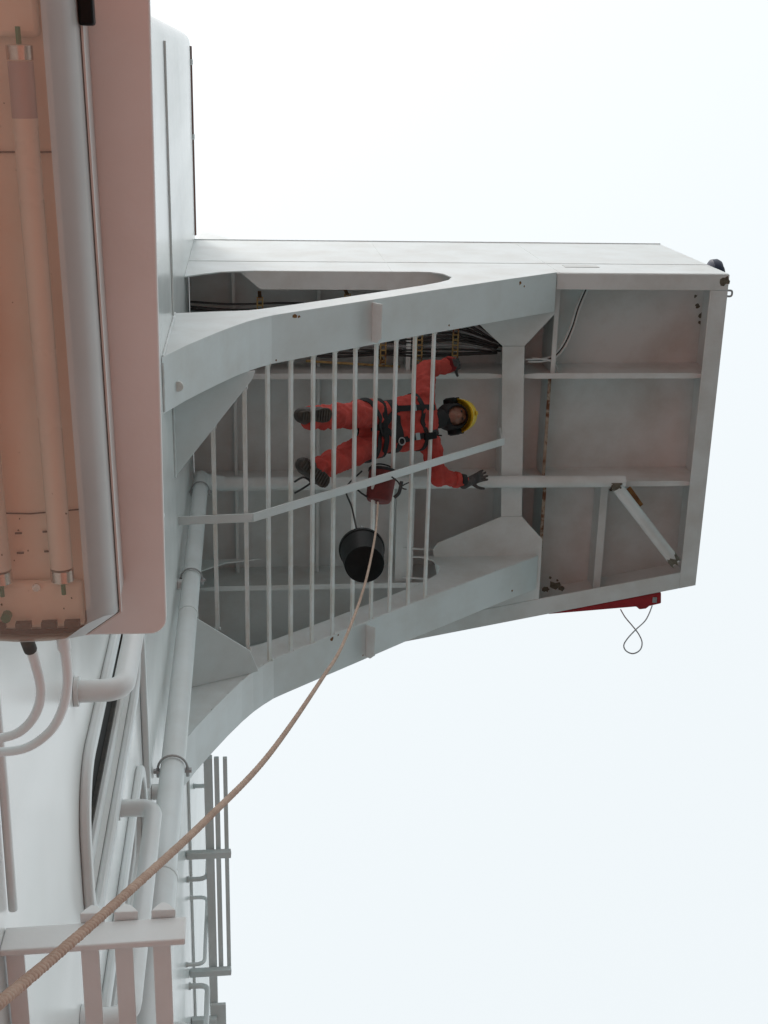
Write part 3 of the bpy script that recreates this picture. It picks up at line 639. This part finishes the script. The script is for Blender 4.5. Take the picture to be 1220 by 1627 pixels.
def conduit(path, wall_pt, dark, label):
    pts = [dep(*p) for p in path] + [wall_pt]
    c = thing('conduit', pts[0], label, 'conduit', 'conduits leaving the light fixture')
    MB().tube(smooth_path(pts, 8), .0065, 12).build('sheath', 'white_paint', c, smooth='auto')
    d = (pts[1] - pts[0]).normalized()
    MB().tube([pts[0] - d * .01, pts[0] + d * .018], .0085, 10).build('gland', 'gasket' if dark else 'white_paint', c, smooth='auto')
conduit([(43, 1018, 1.6), (55, 1050, 1.63), (65, 1095, 1.67), (58, 1130, 1.71), (40, 1155, 1.75), (15, 1169, 1.79), (-40, 1178, 1.84)], at(-110, 1185, 'x', WALL + .006), 1, 'inner painted conduit looping from the dark gland of the light fixture')
conduit([(100, 1014, 1.6), (106, 1054, 1.63), (107, 1088, 1.66), (100, 1124, 1.7), (83, 1157, 1.75), (55, 1181, 1.79), (25, 1192, 1.83), (-30, 1196, 1.88)], at(-90, 1202, 'x', WALL + .006), 0, 'outer painted conduit looping from the light fixture to the wall')
tag(MB().tube([(WALL + .012, .95, 2.16), (WALL + .012, 1.3, 2.17), (WALL + .012, 1.56, 2.16)], .009, 10).build('wall_conduit', 'white_paint', smooth=True, loc=(WALL + .012, .95, 2.16)), 'straight painted conduit on the wall at the left edge above the cable ladder', 'conduit')

# ------------------------------------------------------------------ worker
UPB = V((-.64, 0, .77)); ALONG = V((.77, 0, .64))
def onbars(px, py, h=.03):
    d = ray(px, py); b = (10.47 - 8.57) / (2.56 - .26); a = 8.57 - .26 * b + .012 + h; return d * (a / (d.z - b * d.x))
heelR, toeR = onbars(478, 662), onbars(526, 659); heelL, toeL = onbars(482, 735), onbars(521, 768)
ankR, ankL = onbars(492, 664, .13), onbars(500, 746, .13)
kneeR = chain(ankR, 545, 660, .42); hipR = chain(kneeR, 594, 659, .42)
kneeL = chain(ankL, 548, 726, .42); hipL = chain(kneeL, 596, 700, .42)
hipR.z = hipL.z = (hipR.z + hipL.z) / 2
pel = (hipR + hipL) / 2
neck = at(686, 667, 'z', pel.z + .26)
S = (neck - pel).normalized()
head = at(721, 661, 'z', neck.z + .12)
toc = (-pel).normalized(); Fr = (toc - S * toc.dot(S)).normalized(); Lat = S.cross(Fr).normalized()
if Lat.y < 0: Lat = -Lat          # towards his left, which is aft
shR = neck - S * .05 - Lat * .185; shL = neck - S * .05 + Lat * .185
elR = chain(shR, 676, 588, .29); haR = at(722, 577, 'z', elR.z + .16)
elL = chain(shL, 697, 758, .29); wrL = chain(elL, 740, 764, .25)
U = (S * .8 + (head - neck).normalized() * .2).normalized()
th_ = (-head).normalized(); FF = (th_ - U * th_.dot(U)).normalized(); HL = U.cross(FF).normalized()
if HL.y < 0: HL = -HL
person = thing('person', tuple((heelR + heelL) / 2), 'worker in red coverall, black harness and yellow helmet leaning over the rungs', 'person')
def remesh(mb, name, mat, parent, vox, smooth=4, disp=0.0, split=None):
    me = bpy.data.meshes.new('tmp'); base = origin_of(parent)
    me.from_pydata([v - base for v in mb.v], [], mb.f); me.update()
    import bmesh
    bm = bmesh.new(); bm.from_mesh(me); bmesh.ops.recalc_face_normals(bm, faces=bm.faces); bm.to_mesh(me); bm.free()
    o = bpy.data.objects.new('tmp', me); col.objects.link(o)
    r = o.modifiers.new('r', 'REMESH'); r.mode = 'VOXEL'; r.voxel_size = vox
    if smooth: s = o.modifiers.new('s', 'SMOOTH'); s.iterations = smooth; s.factor = .5
    if disp:
        tx = bpy.data.textures.new('folds', 'CLOUDS'); tx.noise_scale = .085; tx.noise_depth = 2
        d = o.modifiers.new('d', 'DISPLACE'); d.texture = tx; d.strength = disp; d.mid_level = .5; d.texture_coords = 'LOCAL'
    dg_ = bpy.context.evaluated_depsgraph_get(); dg_.update()
    nm = bpy.data.meshes.new_from_object(o.evaluated_get(dg_)); nm.name = name
    bpy.data.objects.remove(o); bpy.data.meshes.remove(me)
    nm.materials.clear(); nm.materials.append(MATS[mat])
    if split:
        nm.materials.append(MATS[split[1]])
        for p in nm.polygons:
            if split[0](p.center + base): p.material_index = 1
    nm.shade_smooth()
    ob = bpy.data.objects.new(name, nm); col.objects.link(ob); ob.parent = parent
    return ob
b = MB()
for hp, kn, an in ((hipR, kneeR, ankR), (hipL, kneeL, ankL)):
    b.capsule(hp, kn, .118, .096); b.capsule(kn, an + (kn - an) * .05, .095, .082)
b.capsule(hipR, hipL, .115, .115)
ch = neck - S * .17
for sgn in (-1, 1):
    b.capsule(pel + Lat * (sgn * .075) + S * .05, ch + Lat * (sgn * .095), .118, .128)
b.capsule(shR, shL, .088, .088)
b.capsule(neck - S * .06, head, .065, .062)
b.capsule(shR, elR, .09, .078); b.capsule(elR, elR + (haR - elR) * .92, .076, .056)
b.capsule(shL, elL, .09, .076); b.capsule(elL, elL + (wrL - elL) * .95, .072, .05)
# head with jaw, nose and ears
b.ellipsoid(head, (HL, FF, U), (.085, .102, .122)); b.ellipsoid(head + FF * .035 - U * .06, (HL, FF, U), (.06, .062, .064))
b.ellipsoid(head + FF * .106 - U * .012, (HL, FF, U), (.014, .02, .026), 10, 8)
b.ellipsoid(head + FF * .09 + U * .028, (HL, FF, U), (.05, .016, .013), 10, 8)
body = remesh(b, 'body', 'coverall', person, .0115, 4, .05, (lambda c: (c - head).dot(U) > -.15 and (c - head).length < .16, 'skin'))
for sgn in (-1, 1):
    MB().ellipsoid(head + HL * (sgn * .031) + FF * .096 + U * .012, (HL, FF, U), (.013, .008, .008), 10, 8).build('eye', 'dark_glass', person, smooth=True)
MB().ellipsoid(head + FF * .096 - U * .058, (HL, FF, U), (.024, .007, .006), 10, 8).build('mouth', 'coverall_dark', person, smooth=True)
# hood round the face
hd = MB(); n_, m_ = 28, 18; k0 = 0; grid = []
for i in range(m_ + 1):
    row = []
    for j in range(n_):
        th = math.radians(47 + 103 * i / m_); ph = 2 * math.pi * j / n_
        p = head - U * .022 + FF * (.115 * math.cos(th)) + (HL * math.cos(ph) * .118 + U * math.sin(ph) * .142) * math.sin(th)
        hd.v.append(p); row.append(len(hd.v) - 1)
    grid.append(row)
for i in range(m_):
    for j in range(n_): hd.f.append([grid[i][j], grid[i][(j + 1) % n_], grid[i + 1][(j + 1) % n_], grid[i + 1][j]])
h_ = hd.build('hood', 'webbing', person, smooth=True); sm = h_.modifiers.new('solid', 'SOLIDIFY'); sm.thickness = .012
MB().capsule(neck + S * .03, head - U * .1, .075, .08).build('collar', 'webbing', person, smooth=True)
# helmet: dome, brim, ear muffs
hp = []
dome = MB(); HU = (U - FF * .12).normalized(); HF = (FF - HU * FF.dot(HU)).normalized(); hc = head + U * .045
prof = [(0, 1.0), (.02, 1.0), (.05, .97), (.08, .88), (.105, .74), (.125, .54), (.137, .3), (.142, .08)]
for hgt, sc_ in prof:
    for j in range(32):
        a = 2 * math.pi * j / 32; dome.v.append(hc + HU * hgt + HL * (.132 * sc_ * math.cos(a)) + HF * (.152 * sc_ * math.sin(a)))
for i in range(len(prof) - 1):
    for j in range(32): dome.f.append([i * 32 + j, i * 32 + (j + 1) % 32, (i + 1) * 32 + (j + 1) % 32, (i + 1) * 32 + j])
dome.f.append([(len(prof) - 1) * 32 + j for j in range(32)])
hel = dome.build('helmet', 'helmet_yellow', person, smooth=True); sm = hel.modifiers.new('solid', 'SOLIDIFY'); sm.thickness = .004; sm.offset = -1
br = MB(); inn, out = [], []
for j in range(32):
    a = 2 * math.pi * j / 32; f = max(0, math.sin(a)); inn.append(hc + HL * (.13 * math.cos(a)) + HF * (.15 * math.sin(a))); out.append(hc - HU * (.004 + .012 * f) + HL * (.14 * math.cos(a)) + HF * ((.158 + .03 * f) * math.sin(a)))
br.ringplate(out, inn, HU * .005); br.build('brim', 'helmet_yellow', hel, smooth=True)
MB().ribbon([hc + HU * (.03 + .112 * math.cos(t)) + HF * (.154 * math.sin(t)) for t in [math.radians(x) for x in range(-80, 81, 10)]], [HU * math.cos(t) + HF * math.sin(t) for t in [math.radians(x) for x in range(-80, 81, 10)]], .03, .006).build('crown_ridge', 'helmet_yellow', hel, smooth='auto')
for sgn in (-1, 1):
    MB().lathe(head + HL * (sgn * .1) - U * .015, HL * sgn, [(0, .052), (.01, .058), (.04, .056), (.052, .035)], 20).build('ear_muff', 'black_plastic', hel, smooth='auto')
    MB().bar(head + HL * (sgn * .14) + U * .005, hc + HL * (sgn * .14) + HU * .035, .016, .012, FF).build('muff_arm', 'black_plastic', hel, bevel=.003)
# boots
for hl_, to_, an, lb in ((heelR, toeR, ankR, 0), (heelL, toeL, ankL, 1)):
    ax = (to_ - hl_).normalized(); nn = UPB - ax * UPB.dot(ax); nn.normalize(); sd = nn.cross(ax); L = (to_ - hl_).length
    m = MB(); h0 = hl_ + nn * .06; ax_end = hl_ + ax * (L * .78) + nn * .055
    m.capsule(hl_ + ax * .045 + nn * .055, ax_end, .05, .054); m.capsule(hl_ + ax * .05 + nn * .05, an + nn * .02 + (an - hl_).normalized() * .02, .056, .062); m.capsule(hl_ + ax * .1 + nn * .08, hl_ + ax * (L * .6) + nn * .06, .055, .05)
    bt = remesh(m, 'boot', 'boot_leather', person, .0085, 4)
    prof = [(-.0, .018), (.01, .034), (.05, .04), (.1, .034), (.15, .042), (.21, .054), (.26, .05), (.285, .034), (.295, .012)]
    k = L / .285; poly = [hl_ + ax * (x * k) + sd * w_ for x, w_ in prof] + [hl_ + ax * (x * k) - sd * w_ for x, w_ in prof[::-1]]
    so = MB().prism(poly, nn * .03).build('sole', 'rubber_sole', bt, bevel=.004)
    cl = MB()
    for x in [.02, .045, .07, .14, .165, .19, .215, .24, .265]:
        wv = [w_ for xx, w_ in prof if xx <= x][-1] * 1.7
        cl.box(hl_ + ax * (x * k) - nn * .003, .012, wv, .0065, (ax, sd, nn))
    cl.build('tread', 'rubber_sole', bt)['kind'] = 'stuff'
# gloves with five fingers
def glove(wrist, fdir, palm_n, thumb_side, curl, label):
    f = fdir.normalized(); pn = (palm_n - f * palm_n.dot(f)).normalized(); sd = f.cross(pn).normalized() * thumb_side
    m = MB(); m.capsule(wrist - f * .05, wrist + f * .02, .043, .036)
    for o in (-.026, -.009, .009, .026): m.capsule(wrist + f * .015 + sd * (o * .8), wrist + f * .09 + sd * o, .02, .018)
    for o, L in ((.031, .072), (.011, .082), (-.011, .076), (-.031, .058)):
        p = wrist + f * .09 + sd * o; d = (f + sd * (o * 6)).normalized()
        for s_, r in ((.42, .0125), (.32, .0115), (.26, .0105)):
            q = p + d * (L * s_); m.capsule(p, q, r, r * .93, 10); p = q; d = (d + pn * curl).normalized()
    p = wrist + f * .03 + sd * .035; d = (f * .55 + sd * .85 + pn * .25).normalized()
    for L, r in ((.04, .0155), (.034, .0135), (.026, .012)):
        q = p + d * L; m.capsule(p, q, r, r * .92, 10); p = q; d = (d + f * .5).normalized()
    g = remesh(m, 'glove', 'glove', person, .0045, 3); g['label'] = label
    return g
fl = (at(778, 747, 'z', wrL.z + .1) - wrL)
glove(wrL + (wrL - elL).normalized() * .03, fl, Fr, 1, .25, 'grey work glove with fingers spread')
fr = (at(750, 577, 'z', 10.66) - haR)
glove(haR, fr, -Fr, -1, .7, 'dark work glove reaching up to the cables')
wl = (wrL - elL).normalized()
MB().lathe(wrL - wl * .055, wl, [(0, .05), (.004, .056), (.045, .055), (.05, .047)], 18).build('cuff', 'webbing', person, smooth='auto')
MB().lathe(wrL - wl * .115, wl, [(0, .055), (.01, .068), (.045, .066), (.05, .05)], 18).build('sleeve_end', 'coverall', person, smooth='auto')
wr_ = (haR - elR).normalized()
MB().lathe(haR - wr_ * .09, wr_, [(0, .052), (.01, .066), (.06, .062), (.065, .048)], 18).build('sleeve_end', 'coverall_dark', person, smooth='auto')
# harness straps lie on the body surface
base = origin_of(person)
bvh = BVHTree.FromPolygons([tuple(v.co + base) for v in body.data.vertices], [tuple(p.vertices) for p in body.data.polygons])
def ring(c, axis, wdt, name, tilt=0):
    axis = axis.normalized(); a = axis.orthogonal().normalized(); bb_ = axis.cross(a); pts, nr = [], []
    for i in range(41):
        t = 2 * math.pi * i / 40; d = a * math.cos(t) + bb_ * math.sin(t)
        h = bvh.ray_cast(c + d * .5, -d, .5)
        r = (h[0] - c).length if h[0] else .13
        pts.append(c + d * (r + .002)); nr.append(d)
    for _ in range(2): pts = [(pts[i - 1] + pts[i] * 2 + pts[(i + 1) % 41]) / 4 if 0 < i < 40 else pts[i] for i in range(41)]
    pts = [c + (p - c) * 1.03 for p in pts]
    return MB().ribbon(pts, nr, wdt, .006).build(name, 'webbing', person, smooth='auto')
ring(pel + S * .14, S, .07, 'waist_belt')
ring(pel + S * .02, S, .045, 'hip_belt')
ring(neck - S * .16, S, .04, 'chest_strap')
for hp_, kn in ((hipR, kneeR), (hipL, kneeL)):
    sgn = -1 if hp_ is hipR else 1
    ring(hp_ + (kn - hp_) * .26, ((kn - hp_).normalized() - Lat * (sgn * .55)), .045, 'leg_strap')
def strap(fr_pts, wdt, name, back=False):
    pts, nr = [], []
    sgn = -1 if back else 1
    for u, v_ in fr_pts:
        o_ = pel + S * u + Lat * v_; h = bvh.ray_cast(o_ + Fr * (.6 * sgn), -Fr * sgn, .62)
        p = h[0] if h[0] else o_ + Fr * (.12 * sgn); pts.append(p + Fr * (.004 * sgn)); nr.append(Fr * sgn)
    pts = smooth_path(pts, 3); nr = [nr[0]] * len(pts)
    return MB().ribbon(pts, nr, wdt, .006).build(name, 'webbing', person, smooth='auto')
TL = (neck - pel).length
for sgn in (-1, 1):
    for bk in (False, True):
        strap([(.13, sgn * .13), (.2, sgn * .12), (.28, sgn * .115), (.36, sgn * .11), (.43, sgn * .105), (TL - .06, sgn * .1), (TL - .0, sgn * .095)], .045, 'shoulder_strap', bk)
strap([(.13, -.1), (.08, -.07), (.02, -.02), (-.05, 0.0), (-.1, .0)], .045, 'groin_strap'); strap([(.13, .1), (.08, .07), (.02, .02), (-.05, .0)], .045, 'groin_strap')
# buckle, ring, radio
h = bvh.ray_cast(pel + S * (TL - .14) + Lat * .12 + Fr * .6, -Fr, .62); pr = h[0] if h[0] else neck
MB().box(pr + Fr * .02, .11, .055, .035, (S, Lat, Fr)).build('radio', 'black_plastic', person, bevel=.006)
MB().tube([pr + Fr * .03 + S * .05, pr + Fr * .035 + S * .1 + Lat * .01], .006, 8).build('radio_aerial', 'black_plastic', person)
h = bvh.ray_cast(pel + S * .15 + Lat * .13 + Fr * .6, -Fr, .62); pr2 = h[0] if h[0] else pel
cpts = [pr2 + Fr * .02 + (S * math.cos(t) + Lat * math.sin(t)) * .028 for t in [2 * math.pi * i / 20 for i in range(20)]]
MB().tube(cpts + [cpts[0]], .005, 8, False).build('harness_ring', 'galvanised', person, smooth=True)
for s_, l_ in ((.3, -.115), (.3, .11)):
    h = bvh.ray_cast(pel + S * s_ + Lat * l_ + Fr * .6, -Fr, .62); p3 = h[0] if h[0] else pel
    MB().box(p3 + Fr * .012, .04, .055, .01, (S, Lat, Fr)).build('buckle', 'galvanised', person, bevel=.003)

# ------------------------------------------------------------------ bucket, bag and their lines
bk_c = dep(579, 897, 8.35)
bucket = thing('bucket', tuple(bk_c), 'black plastic bucket hanging below the rungs, seen from underneath', 'bucket')
tl = V((.02, -.03, 1)).normalized()
outer = [(0, .124), (.004, .129), (.02, .131), (.24, .146), (.245, .153), (.27, .155), (.272, .148), (.245, .142), (.02, .12), (.012, .02)]
MB().lathe(bk_c, tl, outer, 40).build('shell', 'black_plastic', bucket, smooth='auto')
MB().lathe(bk_c - tl * .004, tl, [(0, .116), (.004, .124)], 40).build('foot_ring', 'black_plastic', bucket, smooth='auto')
hp = [bk_c + tl * (.25 + .2 * math.sin(t)) + V((0, 1, 0)) * (.15 * math.cos(t)) for t in [math.pi * i / 16 for i in range(17)]]
MB().tube(hp, .004, 8).build('handle', 'galvanised', bucket, smooth=True)
htop = bk_c + tl * .45
bag_c = dep(601, 797, 9.75)
lpts = [htop, dep(566, 838, 9.0), dep(559, 806, 9.5), dep(550, 775, 9.85), dep(575, 748, 9.95)]
tag(MB().tube(smooth_path(lpts, 6), .007, 8).build('bucket_line', 'cable_black', smooth=True, loc=lpts[0]), 'thin black line from the hanging bucket up to the worker', 'line')
bag = thing('tool_bag', tuple(bag_c), 'dark red tool bag with black rim hanging beside the worker above the centre bar', 'bag')
bd = (dep(607, 757, 9.8) - bag_c).normalized()
MB().lathe(bag_c, bd, [(0, .07), (.005, .085), (.03, .098), (.24, .108), (.25, .106), (.245, .098), (.04, .09)], 30).build('bag_body', 'bag_red', bag, smooth='auto')
MB().lathe(bag_c + bd * .23, bd, [(0, .108), (.003, .113), (.022, .113), (.025, .106)], 30).build('rim', 'webbing', bag, smooth='auto')
sdv = bd.cross(V((0, 0, 1))).normalized()
MB().tube([bag_c + bd * (.24 + .06 * math.sin(t)) + sdv * (.105 * math.cos(t)) for t in [math.pi * i / 14 for i in range(15)]], .006, 8).build('handle', 'webbing', bag, smooth=True)
for i, (a, b_) in enumerate((((566, 775), (582, 790)), ((552, 782), (558, 812)))):
    pass
clp = [[(622, 757), (632, 765), (638, 776)], [(638, 764), (636, 775), (633, 784), (626, 790)], [(637, 773), (643, 769), (650, 766)], [(637, 773), (641, 776), (646, 777)]]
br_ = thing('carabiner_tether', tuple(dep(636, 772, 9.7)), 'dark tether with clips dangling to the right of the tool bag', 'tether')
for i, pp in enumerate(clp):
    MB().tube(smooth_path([dep(x, y, 9.7) for x, y in pp], 5), (.006, .014, .005, .005)[i], 8).build('cord' if i != 1 else 'clip', 'cable_black', br_, smooth=True)
tie = [dep(565, 775, 9.65), dep(574, 783, 9.68), dep(583, 789, 9.72)]
MB().tube(tie, .007, 8).build('bag_tie', 'cable_black', bag, smooth=True)
lc = [heelL + V((-.05, .1, .02)), dep(492, 766, 9.2), dep(480, 775, 9.15), dep(468, 783, 9.2)]
tag(MB().tube(smooth_path([dep(468, 765, 9.25), dep(482, 758, 9.2), dep(493, 766, 9.22), dep(482, 775, 9.2), dep(468, 783, 9.22)], 6), .008, 8).build('boot_lanyard', 'cable_black', smooth=True, loc=dep(482, 758, 9.2)), 'loose black lanyard end lying by the lower boot', 'lanyard')
# ------------------------------------------------------------------ long tag line down to the deck
rp = [(bag_c + V((.0, .02, .05))), dep(600, 803, 9.3), dep(596, 850, 8.2), dep(579, 930, 7.0), dep(546, 1020, 5.5), dep(510, 1080, 4.5), dep(430, 1195, 3.2), dep(330, 1300, 2.4), dep(200, 1420, 1.85), dep(80, 1525, 1.52), dep(0, 1592, 1.33), dep(-120, 1690, 1.08), V((-.36, .55, .2)), V((-.38, .6, -.5)), V((-.36, .62, -1.2)), V((-.3, .7, -1.575)), V((0, .9, -1.59)), V((.2, 1.2, -1.59))]
rpp = smooth_path(rp, 14)
rope = thing('tag_line', rp[0], 'long beige rope hanging from the wing past the camera at lower left', 'rope')
res = [rpp[0]]; acc = 0.0; STEP = .005
for p, q_ in zip(rpp, rpp[1:]):
    L_ = (q_ - p).length; t = STEP - acc
    while t < L_: res.append(p.lerp(q_, t / L_)); t += STEP
    acc = L_ - (t - STEP)
ref = V((1, 0, 0)); paths = [[], [], []]
for i in range(len(res) - 1):
    t = (res[i + 1] - res[i]).normalized(); a_ = (ref - t * ref.dot(t)).normalized(); ref = a_; b_ = t.cross(a_)
    for k in range(3):
        ph = 2 * math.pi * (i * STEP / .034 + k / 3); paths[k].append(res[i] + (a_ * math.cos(ph) + b_ * math.sin(ph)) * .0027 * (1 + .1 * math.sin(i * .011 + k)))
for k in range(3):
    MB().tube(paths[k], .0046, 8).build('strand', 'rope', rope, smooth=True)
